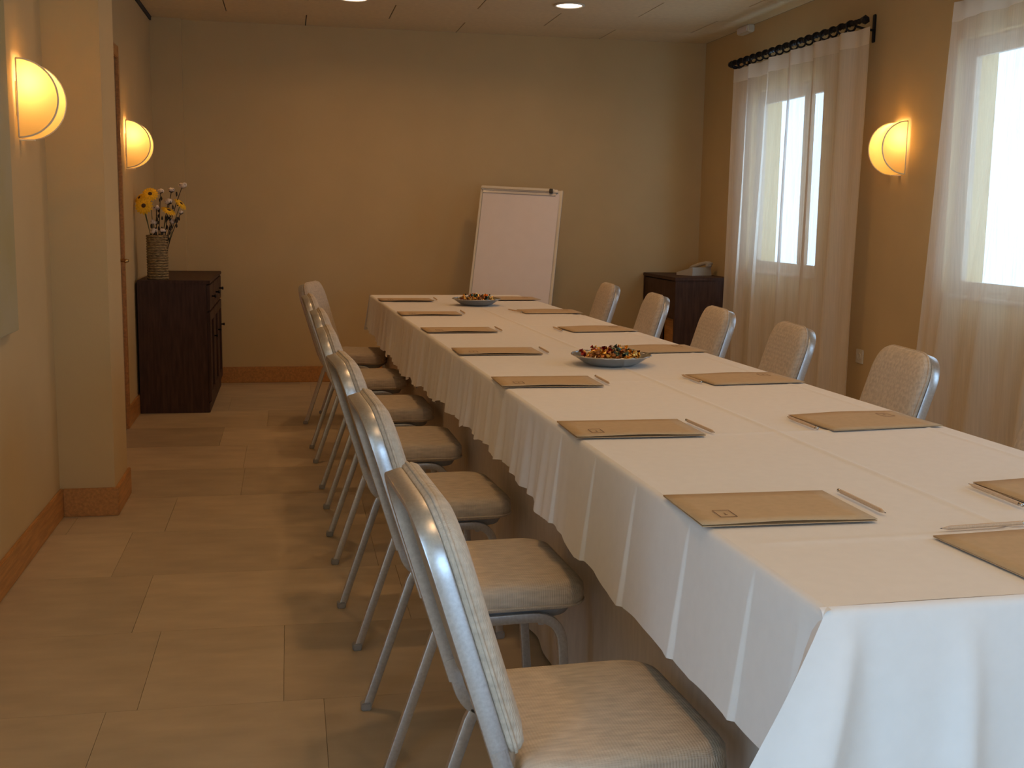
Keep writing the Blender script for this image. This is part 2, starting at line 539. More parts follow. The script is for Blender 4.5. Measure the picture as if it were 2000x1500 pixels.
w4 = struct(thing('window_4', 'unseen low window added to light the head of the table', 'window', (FX0, YF - 0.14, FZ0)))  # added opening, never in view, for cool light on the end cloth
FWd, FHt = FX1 - FX0, FZ1 - FZ0
obj('window_frame', join(box(0, FWd, 0, 0.05, 0, 0.05), box(0, FWd, 0, 0.05, FHt - 0.05, FHt), box(0, 0.05, 0, 0.05, 0.05, FHt - 0.05), box(FWd - 0.05, FWd, 0, 0.05, 0.05, FHt - 0.05)), M['frame'], w4)
obj('pane', box(0.05, FWd - 0.05, 0.022, 0.028, 0.05, FHt - 0.05), M['glass'], w4)

# ---- wooden door in the left wall, past the pillar
d1 = struct(thing('door_1', 'reddish wooden door in the left wall beyond the pillar', 'door', (XL, DY0, 0)))
DW = DY1 - DY0
obj('door_leaf', box(-0.055, -0.012, 0.02, DW - 0.02, 0.006, DZ - 0.02, bev=0.003), M['doorwood'], d1)
cs = 0.07
obj('door_casing', join(box(-0.002, 0.018, -cs, 0.0, 0, DZ + cs, bev=0.004), box(-0.002, 0.018, DW, DW + 0.045, 0, DZ + cs, bev=0.004), box(-0.002, 0.018, 0, DW, DZ, DZ + cs, bev=0.004)), M['wood'], d1)
obj('door_jamb', join(box(-WT, -0.002, 0, 0.02, 0, DZ), box(-WT, -0.002, DW - 0.02, DW, 0, DZ), box(-WT, -0.002, 0.02, DW - 0.02, DZ - 0.02, DZ)), M['wood'], d1)
obj('door_plate', box(-0.012, -0.006, DW - 0.115, DW - 0.075, 0.80, 1.02, bev=0.003), M['brass'], d1)
hd = obj('handle', sweep(fillet([(-0.006, DW - 0.095, 0.975), (0.05, DW - 0.095, 0.975), (0.052, DW - 0.215, 0.975)], 0.02), circ(0.009), up=Vector((0, 0, 1))), M['brass'], d1, True)

# ================================================================== CEILING LIGHTS
def downlight(x, y, label):
    t = thing('downlight', label, 'ceiling light', (x, y, ZC), group='recessed ceiling downlights')
    obj('ring', lathe([(0.088, 0.0), (0.10, -0.002), (0.10, -0.007), (0.083, -0.009), (0.080, 0.0)], 32, False), M['cream'], t, True)
    obj('lens', lathe([(0.0001, -0.004), (0.05, -0.005), (0.082, -0.003)], 32, False), M['lens'], t, True)
    l = bpy.data.lights.new('downlight_lamp', 'AREA')
    l.shape = 'DISK'; l.size = 0.15; l.energy = DOWN; l.color = LAMP; l.spread = math.radians(160)
    o = bpy.data.objects.new('downlight_lamp', l); C.objects.link(o); o.parent = t; o.location = (0, 0, -0.012)
DOWN = 3.6
names = ['end by the flipchart', 'second row from the flipchart', 'third row from the flipchart', 'fourth row from the flipchart', 'row over the added glazed door']
for r, y in enumerate((7.38, 5.25, 3.08, 0.90)):
    downlight(0.41, y + 0.13, 'round lit recessed downlight, door side, ' + names[r])
    downlight(1.76, y, 'round lit recessed downlight, window side, ' + names[r])

# ================================================================== WALL SCONCES
M['shade'] = sheer('parchment_shade', (0.95, 0.74, 0.34), 0.0, 0.62)
M['rim'] = mat('shade_rim', (0.92, 0.82, 0.60), 0.4, 0.0, var=0.05)
SR, SL = 0.135, 0.145
def sconce(x, y, side, label):
    """half drum on the wall: side=+1 projects to +x; its near end cap faces -y"""
    t = thing('wall_sconce', label, 'wall lamp', (x, y, 1.637), group='half-drum wall sconces')
    def pt(a, yy, r): return (side * (0.012 + r * math.cos(a)), yy, r * math.sin(a))
    n = 28
    A = [-PI / 2 + PI * i / n for i in range(n + 1)]
    obj('shade', grid(n, 4, lambda u, v: pt(-PI / 2 + PI * u, v * SL, SR)), M['shade'], t, True)
    for yy in (0.0, SL):
        vs = [pt(a, yy, SR - 0.001) for a in A] + [(side * 0.012, yy, 0)]
        obj('end_cap', (vs, [(i, i + 1, n + 1) for i in range(n)]), M['shade'], t)
        path = [pt(a, yy, SR) for a in A]
        obj('rim', join(sweep(path, circ(0.0035, 6), up=Vector((0, 1, 0))), sweep([pt(-PI / 2, yy, SR), pt(PI / 2, yy, SR)], circ(0.003, 6))), M['rim'], t, True)
    obj('wall_plate', box(*sorted((0, side * 0.006)), 0.03, SL - 0.03, -0.06, 0.06), M['cream'], t)
    obj('bracket', box(*sorted((0, side * 0.05)), SL / 2 - 0.012, SL / 2 + 0.012, -SR - 0.008, -SR - 0.003), M['rim'], t)
    g = ico(0.018, 2, 1, 1, 1.4)
    obj('bulb', xf(g, Matrix.Translation((side * 0.055, SL / 2, 0.045))), M['bulb'], t, True)
    l = bpy.data.lights.new('sconce_lamp', 'POINT')
    l.energy = SCON; l.color = (1.0, 0.62, 0.26); l.shadow_soft_size = 0.02
    o = bpy.data.objects.new('sconce_lamp', l); C.objects.link(o); o.parent = t; o.location = (side * 0.05, SL / 2, 0.075)
SCON = 0.85
sconce(XL, 4.375, 1, 'glowing half-drum wall lamp between the painting and the pillar')
sconce(XL, 7.14, 1, 'glowing half-drum wall lamp above the vase of flowers')
sconce(XR, 5.60, -1, 'glowing half-drum wall lamp between the two curtained windows')

# ================================================================== CURTAINS
def curtain(ya, yb, label, seed, hang, skew):
    """sheer curtain hanging from an iron rod in front of a window; ya near end, yb far end"""
    x0 = XR - 0.115
    rr = random.Random(seed)
    t = thing('sheer_curtain', label, 'curtain', (x0, ya, 0), group=None)
    L_ = yb - ya
    ph = [rr.uniform(0, 6.3) for _ in range(6)]
    def wave(s, z):
        k = 0.55 + 0.45 * (1 - z / 2.3)
        y = s * L_
        a = 0.027 * math.sin(y * 19 + ph[0] + 0.8 * math.sin(y * 3 + ph[1])) + 0.015 * math.sin(y * 37 + ph[2] + 0.5 * z) + 0.012 * math.sin(y * 8 + ph[3] + 0.4 * z)
        return a * k
    def pos(s, z):
        y = s * L_
        flare = (1 - z / hang) * 0.03
        y += flare * (2 * s - 1) + skew * (1 - z / hang)
        return (wave(s, z), y + 0.01 * math.sin(z * 2.2 + s * 9), z)
    cut = 0.545
    for a, b in ((0.0, cut), (cut - 0.035, 1.0)):
        off = 0.0 if a == 0 else 0.012
        p = obj('panel', grid(110, 40, lambda u, v: Vector(pos(a + (b - a) * u, 0.02 + (hang - 0.09 - 0.02) * v)) + Vector((off, 0, 0))), M['sheer'], t, True, fixn=False)
        hm = obj('header', grid(90, 4, lambda u, v: Vector(pos(a + (b - a) * u, hang - 0.09 + 0.09 * v)) + Vector((off - 0.001, 0, 0))), M['hem'], p, True, fixn=False)
        obj('bottom_hem', grid(90, 3, lambda u, v: Vector(pos(a + (b - a) * u, 0.015 + 0.07 * v)) + Vector((off - 0.002, 0, 0))), M['hem'], p, True, fixn=False)
    return t
def rod(ya, yb, z, label):
    x0 = XR - 0.115
    t = thing('curtain_rod', label, 'curtain rod', (x0, ya, z))
    L_ = yb - ya
    # twisted square bar
    n = 160
    vs, fs = [], []
    for i in range(n + 1):
        a = i * 0.5
        for j in range(4):
            b = a + j * PI / 2
            vs.append((0.016 * math.cos(b), L_ * i / n, 0.016 * math.sin(b)))
    for i in range(n):
        for j in range(4):
            fs.append((i * 4 + j, i * 4 + (j + 1) % 4, i * 4 + 4 + (j + 1) % 4, i * 4 + 4 + j))
    fs += [(0, 1, 2, 3), (n * 4 + 3, n * 4 + 2, n * 4 + 1, n * 4)]
    obj('bar', (vs, fs), M['iron'], t)
    ring = sweep([(0.027 * math.cos(2 * PI * k / 16), 0, 0.027 * math.sin(2 * PI * k / 16) - 0.009) for k in range(17)], circ(0.006, 6), cap=False)
    me = mesh('ring', *ring, M['iron'], True)
    nr = 17
    for i in range(nr):
        y = 0.14 + (L_ - 0.2) * i / (nr - 1)
        link('ring', me, t, (0, y, 0), (0, 0, random.uniform(-0.25, 0.25)))
    for y in (-0.035, L_ - 0.0):
        obj('finial', join(xf(ico(0.026, 1), Matrix.Translation((0, y + 0.012, 0))), xf(lathe([(0.02, 0), (0.02, 0.02)], 8, True, True), Matrix.Translation((0, y + 0.03, 0)) @ Matrix.Rotation(PI / 2, 4, 'X'))), M['iron'], t)
    for y in (0.085, L_ - 0.03):
        b = obj('bracket', sweep(fillet([(0.109, y, -0.035), (0.06, y, -0.03), (0.0, y, -0.018)], 0.02), rsq(0.006, 0.006, 0.002, 1)), M['iron'], t)
        obj('bracket_plate', box(0.105, 0.115, y - 0.014, y + 0.014, -0.10, 0.05, bev=0.003), M['iron'], b)
    return t
curtain(5.89, 7.79, 'white sheer curtain at the window nearer the corner cabinet', 2, 2.285, 0.06)
rod(5.95, 7.84, 2.325, 'black twisted iron curtain rod nearer the corner cabinet')
curtain(3.14, 5.09, 'white sheer curtain at the window beside the table middle, brightly backlit', 5, 2.275, 0.22)
rod(3.04, 5.08, 2.315, 'black twisted iron curtain rod above the brightly backlit curtain')

# ================================================================== TABLE
TROT = math.radians(1.83)
TW, TL = 0.965, 5.93
TOP = 0.752                                     # cloth surface
TORG = (0.675, 1.336, 0)                        # near corner on the door side; local x across, y along
tb = thing('conference_table', 'long rectangular meeting table hidden under the white cloths', 'table', TORG, TROT)
obj('tabletop', box(0.012, TW - 0.012, 0.012, TL - 0.012, 0.72, 0.7495, bev=0.003), M['wood'], tb)
for lx in (0.12, TW - 0.12):
    for ly in (0.15, 2.0, 3.9, TL - 0.15):
        obj('leg', box(lx - 0.025, lx + 0.025, ly - 0.025, ly + 0.025, 0, 0.72, bev=0.004), M['metal'], tb)

def ripple(s):
    return math.sin(s * 62) * 0.5 + math.sin(s * 97 + 1.3) * 0.3 + math.sin(s * 23 + 0.4) * 0.5
# natural linen skirt, hung just inside the edge, down to the floor
def skirt_path():
    i = 0.08
    c = [(i, i), (i, TL - i), (TW - i, TL - i), (TW - i, i)]
    pts = []
    for a, b in zip(c, c[1:]):
        a, b = Vector((*a, 0)), Vector((*b, 0))
        nn = int((b - a).length / 0.025)
        for q in range(nn):
            pts.append((a + (b - a) * q / nn, (b - a).normalized()))
    pts.append((Vector((*c[-1], 0)), (Vector((*c[3], 0)) - Vector((*c[2], 0))).normalized()))
    return pts
sp = skirt_path()
def skirt_pt(i, z):
    p, d = sp[i]
    n = Vector((-d.y, d.x, 0))                   # outward for this winding
    s = i * 0.025
    k = (1 - z / 0.74)
    drape = (0.005 + 0.020 * k) * (math.sin(s * 9.5 + 1.0 + 0.8 * math.sin(s * 2.1)) * 0.6 + math.sin(s * 23 + 0.5) * 0.25)
    return p + n * drape + Vector((0, 0, z))
zs = [0.008 + (0.745 - 0.008) * j / 10 for j in range(11)]
vs = [skirt_pt(i, z) for i in range(len(sp)) for z in zs]
fs = [(i * 11 + j, (i + 1) * 11 + j, (i + 1) * 11 + j + 1, i * 11 + j + 1) for i in range(len(sp) - 1) for j in range(10)]
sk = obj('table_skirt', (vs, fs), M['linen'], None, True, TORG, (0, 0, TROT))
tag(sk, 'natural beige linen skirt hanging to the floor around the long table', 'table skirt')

# white top cloths: drop on the long sides, the near one also falls over the table end to the floor
PLE = [0.21, 0.47, 0.75, 1.02, 1.30]             # crisp pleats of the drop near the table end
DR = random.Random(11)
steps = [(DR.uniform(0.07, 0.16)) for _ in range(80)]
edges = [0.0]
for q in steps: edges.append(edges[-1] + q)
stepd = [DR.uniform(-0.016, 0.016) for _ in edges]
def drop_len(s):
    """lower edge of the side drop: slightly stepped, as the pleats fall"""
    for i in range(len(edges) - 1):
        if edges[i] <= s < edges[i + 1]:
            t = (s - edges[i]) / (edges[i + 1] - edges[i])
            t = t ** 3
            k = stepd[i] * (1 - t) + stepd[i + 1] * t
            break
    else:
        k = 0
    if s < 1.35: k *= 0.35
    big = 0.02 * math.sin(s * 1.7 + 0.6)
    return 0.215 + k + big
def drop_out(s, d):
    """how far the side drop stands off the table edge at depth d"""
    o = 0.008 + 0.02 * (d / 0.2)
    if s < 1.55:
        for p in PLE:
            w = s - p
            if -0.004 < w < 0.20:
                t = (w + 0.004) / 0.006 if w < 0.002 else max(0, 1 - (w - 0.002) / 0.198)
                o += 0.0085 * min(1, t) * (0.25 + 0.75 * d / 0.2)
    o *= max(0.25, min(1, 0.25 + s / 0.08))
    k = max(0, min(1, (s - 1.15) / 0.4))
    o += k * 0.0085 * ripple(s) * (0.15 + d / 0.2)
    return o
def side_strip(s0, s1, sgn, n, zoff=0.0, far=None):
    """long-side drop including the rounded table edge; sgn -1 door side, +1 window side"""
    nd = 12
    def fn(u, v):
        s = s0 + (s1 - s0) * u
        e = 0.012
        if v < 0.25:                             # rounded edge
            a = v / 0.25 * PI / 2
            out = -e + e * math.sin(a)
            z = TOP + zoff - e + e * math.cos(a)
        else:
            d = (v - 0.25) / 0.75 * drop_len(s + (0 if sgn < 0 else 3.3))
            out = drop_out(s if sgn < 0 else s + 1.6, d) - 0.008
            out *= min(1, d / 0.02) if d < 0.02 else 1
            z = TOP + zoff - e - d
        x = (-out if sgn < 0 else TW + out)
        return Vector((x, s, z))
    return grid(n, nd, fn)
def crease(x, y, s0, x0, w=0.02, h=0.0022):
    return h * math.exp(-((x - x0) / w) ** 2)
def top_fn(s0, f0, f1, zoff):
    """top of a cloth; f0/f1 far edge positions at the two sides"""
    def fn(u, v):
        e = 0.012
        x = e + (TW - 2 * e) * u
        far = f0 + (f1 - f0) * u
        y = s0 + (far - s0) * v
        z = TOP + zoff + 0.0007 * math.sin(x * 9 + y * 2.3) * math.sin(y * 5.1 + 1) * (1 if 0.02 < u < 0.98 else 0)
        # ironed fold lines
        z += 0.0030 * math.exp(-((x - 0.50) / 0.007) ** 2) + 0.0020 * math.exp(-((x - 0.90) / 0.007) ** 2)
        for yc in (0.30, 1.18, 2.05, 2.95, 3.85):
            z += 0.0020 * math.exp(-((y - yc) / 0.010) ** 2) * min(1, max(0, min(u, 1 - u) - 0.005) / 0.06)
        return Vector((x, y, z))
    return fn
def end_drop():
    """front fall at the table end with soft vertical folds and a flared corner"""
    L_ = 0.735
    def fn(u, v):
        e = 0.012
        x = TW * u
        if v < 0.12:
            a = v / 0.12 * PI / 2
            return Vector((x, e - e * math.sin(a), TOP + 0.0022 - e + e * math.cos(a)))
        d = (v - 0.12) / 0.88 * L_
        k = d / L_
        fold = 0
        for c, w, h in ((0.0, 0.03, 0.05), (0.045, 0.016, 0.12), (0.095, 0.03, -0.02), (0.215, 0.022, 0.06), (0.30, 0.05, -0.02), (0.47, 0.05, 0.03), (0.66, 0.03, 0.07), (0.85, 0.05, 0.03), (TW, 0.03, 0.10)):
            fold += h * math.exp(-((x - c) / w) ** 2)
        y = 0.0 - 0.010 * min(1, d / 0.1) - fold * k ** 0.8 - 0.02 * k
        flare = 0.60 * d * math.exp(-x / 0.06) - 0.60 * d * math.exp(-(TW - x) / 0.06)
        return Vector((x - flare, y, TOP + 0.0022 - e - d))
    g = grid(110, 26, fn)
    # the flared corners turn back under the side drop
    out = [g]
    for sgn in (0, 1):
        def fb(u, v, sgn=sgn):
            p = fn(float(sgn), 0.12 + 0.88 * v)
            d = TOP - 0.012 - p.z
            inner = Vector((0.035 if sgn == 0 else TW - 0.035, 0.10, p.z))
            m = (p + inner) / 2 + Vector((0, 0.03 * d, 0))
            return p * (1 - u) ** 2 + m * 2 * u * (1 - u) + inner * u * u
        out.append(grid(6, 26, fb))
    return join(*out)
cl = thing('tablecloth', 'long white tablecloth falling over the near table end to the floor', 'tablecloth', TORG, TROT, 'white tablecloths on the long table')
def clipped_top():
    f = top_fn(0.012, 5.36, 4.38, 0.0022)
    return grid(180, 560, f)
obj('top_sheet', clipped_top(), M['white'], cl, True, fixn=False)
obj('side_drop', side_strip(0.0, 5.36, -1, 1900, 0.0022), M['white'], cl, True, fixn=False)
obj('side_drop', side_strip(0.012, 4.38, 1, 500, 0.0022), M['white'], cl, True, fixn=False)
obj('end_drop', end_drop(), M['white'], cl, True, fixn=False)
c2 = thing('tablecloth', 'short white tablecloth on the table end by the flipchart, overlapped by the long one', 'tablecloth', TORG, TROT, 'white tablecloths on the long table')
def far_top():
    def fn(u, v):
        e = 0.012
        return Vector((e + (TW - 2 * e) * u, 4.05 + (TL - e - 4.05) * v, TOP))
    return grid(8, 12, fn)
obj('top_sheet', far_top(), M['white'], c2, True, fixn=False)
obj('side_drop', side_strip(5.355, TL - 0.012, -1, 170), M['white'], c2, True, fixn=False)
obj('side_drop', side_strip(4.375, TL - 0.012, 1, 200), M['white'], c2, True, fixn=False)
def far_drop():
    def fn(u, v):
        e = 0.012
        x = TW * u
        if v < 0.25:
            a = v / 0.25 * PI / 2
            return Vector((x, TL - e + e * math.sin(a), TOP - e + e * math.cos(a)))
        d = (v - 0.25) / 0.75 * 0.21
        return Vector((x + (u - 0.5) * d * 0.3, TL + 0.004 + 0.03 * d / 0.2 + 0.012 * math.sin(x * 34) * d / 0.2, TOP - e - d))
    return grid(90, 10, fn)
obj('end_drop', far_drop(), M['white'], c2, True, fixn=False)

# ================================================================== CHAIRS
TH = math.radians(17.2)
TUBE = rsq(0.0085, 0.0115, 0.003, 2)
def upright_x(z):
    return 0.112 - 0.31 * (z - 0.36)
HW = 0.186                                       # half distance of the two uprights
def outline(hw, z0, z1, rad, n=8):
    """closed arch outline in (lateral, height) with rounded top corners and small lower ones"""
    pts = []
    def corner(cx, cz, r, a0):
        for i in range(n + 1):
            a = a0 + PI / 2 * i / n
            pts.append((cx + r * math.cos(a), cz + r * math.sin(a)))
    corner(hw - 0.025, z0 + 0.025, 0.025, -PI / 2)
    corner(hw - rad, z1 - rad, rad, 0)
    corner(-hw + rad, z1 - rad, rad, PI / 2)
    corner(-hw + 0.025, z0 + 0.025, 0.025, PI)
    return pts
def slab(pts_levels):
    """rings given as (outline, forward offset) on the leaning back plane"""
    lv = []
    for pts, off in pts_levels:
        ring = []
        for y, z in pts:
            p = Vector((upright_x(z), y, z)) + Vector((math.cos(TH), 0, math.sin(TH))) * off
            ring.append(p)
        lv.append(ring)
    return rings(lv)
def make_chair(label):
    t = thing('banquet_chair', label, 'chair')
    # back frame: inverted U of flat tube, set behind the cushion
    bw = HW
    zt = 0.824
    pts = [(upright_x(0.42), -bw, 0.42), (upright_x(zt), -bw, zt), (upright_x(zt), bw, zt), (upright_x(0.42), bw, 0.42)]
    path = fillet(pts, 0.10, 10)
    FN = Vector((math.cos(TH), 0, math.sin(TH)))
    obj('back_frame', sweep(path, rsq(0.0150, 0.0075, 0.003, 2), up=FN), M['metal'], t, True)
    b0 = outline(0.187, 0.447, 0.826, 0.082)
    b1 = outline(0.193, 0.441, 0.831, 0.087)
    b2 = outline(0.187, 0.447, 0.825, 0.082)
    b3 = outline(0.168, 0.465, 0.807, 0.072)
    b4 = outline(0.130, 0.505, 0.77, 0.055)
    bc = obj('back_cushion', slab([(b0, 0.0145), (b1, 0.019), (b1, 0.034), (b2, 0.043), (b3, 0.050), (b4, 0.053)]), M['seat'], t, True)
    piping = [Vector((upright_x(z), y, z)) + FN * 0.0265 for y, z in outline(0.194, 0.440, 0.832, 0.088)]
    obj('piping', sweep(piping + piping[:1], circ(0.0032, 6), cap=False, up=FN), M['seat'], bc, True)
    obj('back_panel', slab([(outline(0.180, 0.453, 0.817, 0.078), 0.006), (outline(0.180, 0.453, 0.817, 0.078), 0.0144)]), M['backcloth'], t)
    # seat
    def so(f, w, r0=0.03, r1=0.06, n=6):
        pts = []
        xb, xf_ = 0.120 + f, 0.470 - f
        hw = w - f
        for cx, cy, r, a0 in ((xf_ - r1, hw - r1, r1, 0), (xb + r0, hw - r0, r0, PI / 2), (xb + r0, -hw + r0, r0, PI), (xf_ - r1, -hw + r1, r1, 1.5 * PI)):
            for i in range(n + 1):
                a = a0 + PI / 2 * i / n
                pts.append((cx + r * math.cos(a), cy + r * math.sin(a)))
        return pts
    def ring(f, z, w=0.2): return [Vector((x, y, z)) for x, y in so(f, w)]
    sc = obj('seat_cushion', rings([ring(0.012, 0.368), ring(0.0, 0.374), ring(-0.002, 0.395), ring(0.0, 0.416), ring(0.007, 0.426), ring(0.018, 0.431), ring(0.055, 0.434)]), M['seat'], t, True)
    pp = [Vector((x, y, 0.380)) for x, y in so(-0.001, 0.2)]
    obj('piping', sweep(pp + pp[:1], circ(0.0028, 6), cap=False, up=Vector((0, 0, 1))), M['seat'], sc, True)
    obj('seat_pan', rings([ring(0.03, 0.345), ring(0.018, 0.370)]), M['rubber'], t)
    for s in (-1, 1):
        # rail and front leg are one bent tube
        y = s * HW
        path = fillet([(upright_x(0.46), y, 0.46), (upright_x(0.350), y, 0.350), (0.405, y, 0.353), (0.432, y, 0.0)], [0, 0.085, 0.075, 0], 8)
        fl = obj('leg', sweep(path, TUBE, up=Vector((0, 1, 0))), M['metal'], t, True)
        obj('foot_cap', box(0.432 - 0.013, 0.432 + 0.013, y - 0.014, y + 0.014, 0, 0.022, bev=0.003), M['rubber'], fl)
        rl = obj('leg', sweep([(0.128, y, 0.358), (0.118, y, 0.338), (0.004, y, 0.004)], TUBE, up=Vector((0, 1, 0))), M['metal'], t, True)
        obj('foot_cap', box(-0.010, 0.016, y - 0.014, y + 0.014, 0, 0.02, bev=0.003), M['rubber'], rl)
    obj('cross_bar', sweep([(0.36, -HW, 0.340), (0.36, HW, 0.340)], rsq(0.008, 0.008, 0.003, 1), up=Vector((1, 0, 0))), M['metal'], t)
    return t
ORD = ['first', 'second', 'third', 'fourth', 'fifth', 'sixth', 'seventh']
GL, GR = 'banquet chairs along the door side of the table', 'banquet chairs along the window side of the table'
left = [(0.130, 7.10, -16), (0.106, 5.99, 2), (0.133, 5.06, 1.5), (0.140, 4.26, 1), (0.160, 3.415, 4.5), (0.184, 2.63, 3), (0.206, 1.79, 3.3)]
chair0 = None
for i, (x, y, a) in enumerate(left):
    lb = 'silver-framed beige banquet chair on the door side of the table, %s from the flipchart end' % ORD[i]
    if chair0 is None:
        chair0 = make_chair(lb); chair0['group'] = GL
        chair0.location = (x, y, 0); chair0.rotation_euler = (0, 0, math.radians(a))
    else:
        dup(chair0, (x, y, 0), math.radians(a), lb, GL)
right = [(1.985, 7.09, 177), (1.985, 6.12, 176), (1.985, 5.17, 176), (1.99, 4.345, 175), (1.995, 3.47, 175), (2.0, 2.60, 176)]
for i, (x, y, a) in enumerate(right):
    dup(chair0, (x, y, 0), math.radians(a), 'silver-framed beige banquet chair on the window side of the table, %s from the flipchart end' % ORD[i], GR)

# ================================================================== FOLDERS AND PENCILS
FW, FD = 0.307, 0.210
ZT = TOP + 0.0022 + 0.0035
def make_folder(label):
    t = thing('card_folder', label, 'folder')
    c = 0.0
    obj('back_cover', box(-FW / 2, FW / 2, -FD / 2, FD / 2, 0.0, 0.0011), M['card'], t)
    # the front cover springs open a little along the edge away from the spine
    vs, fs = grid(10, 6, lambda u, v: Vector((-FW / 2 + FW * u, -FD / 2 + FD * v, 0.0022 + 0.0045 * (1 - v) ** 2 * (0.35 + 0.65 * math.sin(u * PI) ** 2))))
    fc = solidify(obj('front_cover', (vs, fs), M['card'], t, True, fixn=False), 0.0010)
    # small stamped frame with an initial
    def bar(x0, x1, y0, y1): return box(x0, x1, y0, y1, 0.0, 0.0003)
    x0, x1, y0, y1 = -0.108, -0.078, -0.066, -0.022
    zz = 0.0022 + 0.0045 * (1 - 0.29) ** 2 * 0.62 + 0.0016
    lg = join(bar(x0, x1, y0, y0 + 0.0016), bar(x0, x1, y1 - 0.0016, y1), bar(x0, x0 + 0.0013, y0, y1), bar(x1 - 0.0013, x1, y0, y1), bar(-0.0955, -0.0905, -0.052, -0.0505), bar(-0.0937, -0.0923, -0.050, -0.040))
    obj('stamp', lg, M['ink'], fc, loc=(0, 0, zz))
    return t
def make_pencil(label):
    t = thing('pencil', label, 'pencil')
    L_ = 0.168
    hexa = [(0.0037 * math.cos(PI / 3 * i), 0.0037 * math.sin(PI / 3 * i)) for i in range(6)]
    Y = lambda y: Vector((0, y, 0.0037))
    obj('barrel', sweep([Y(-L_ / 2 + 0.018), Y(L_ / 2 - 0.010)], hexa, up=Vector((1, 0, 0))), M['pencil'], t)
    obj('ferrule', sweep([Y(L_ / 2 - 0.010), Y(L_ / 2)], circ(0.0035, 8), up=Vector((1, 0, 0))), M['steel'], t, True)
    obj('sharpened_cone', sweep([Y(-L_ / 2 + 0.018), Y(-L_ / 2 + 0.004)], circ(0.0036, 8), up=Vector((1, 0, 0)), scale=[1, 0.25]), M['pencil'], t, True)
    obj('lead', sweep([Y(-L_ / 2 + 0.004), Y(-L_ / 2)], circ(0.0010, 6), up=Vector((1, 0, 0)), scale=[1, 0.15]), M['graphite'], t, True)
    return t
# (x, y, degrees) of folder centres, then pencil centres, read off the table plane
FL = [(0.663, 6.76, 2, 0.845, 6.80, 0), (0.691, 5.81, 1, 0.872, 5.87, 0), (0.720, 4.965, 2, 0.900, 4.98, 1), (0.746, 4.17, 0, 0.928, 4.175, 0), (0.760, 3.38, -1, 0.938, 3.387, 0), (0.788, 2.595, -0.5, 0.964, 2.592, 4), (0.809, 1.834, -0.5, 0.994, 1.846, 1.5)]
FR = [(1.318, 6.86, 184, 1.135, 6.88, 186), (1.340, 5.92, 182, 1.160, 5.95, 196), (1.350, 4.98, 187, 1.165, 4.975, 182), (1.386, 4.20, 186, 1.203, 4.18, 182), (1.399, 3.388, 186, 1.226, 3.392, 182), (1.412, 2.634, 186.5, 1.236, 2.615, 181), (1.445, 1.865, 184, 1.269, 1.865, 180)]
fold0 = pen0 = None
for side, rows_, gf, gp in (('door', FL, 'brown folders along the door side of the table', 'pencils along the door side of the table'), ('window', FR, 'brown folders along the window side of the table', 'pencils along the window side of the table')):
    for i, (x, y, a, px, py, pa) in enumerate(rows_):
        lf = 'brown card folder on the %s side of the table, %s from the flipchart end' % (side, ORD[i])
        lp = 'plain wooden pencil beside the %s folder from the flipchart end, %s side' % (ORD[i], side)
        far = ZT + 0.0006
        if fold0 is None:
            fold0, pen0 = make_folder(lf), make_pencil(lp)
            fold0['group'], pen0['group'] = gf, gp
            fold0.location = (x, y, far); fold0.rotation_euler = (0, 0, math.radians(a))
            pen0.location = (px, py, far); pen0.rotation_euler = (0, 0, math.radians(pa))
        else:
            dup(fold0, (x, y, far), math.radians(a), lf, gf)
            dup(pen0, (px, py, far), math.radians(pa), lp, gp)
# the place at the head of the table: folder turned across, pencil lying along its edge
dup(fold0, (1.015 + 0.5 * FD - 0.0, 1.631 - 0.5 * FW + 0.005, ZT - 0.0005), math.radians(94), 'brown card folder turned crosswise at the head of the table', 'folder at the head of the table')
dup(pen0, (1.120, 1.669, ZT - 0.0005), math.radians(-85), 'plain wooden pencil lying across the head folder edge', 'pencil at the head of the table')

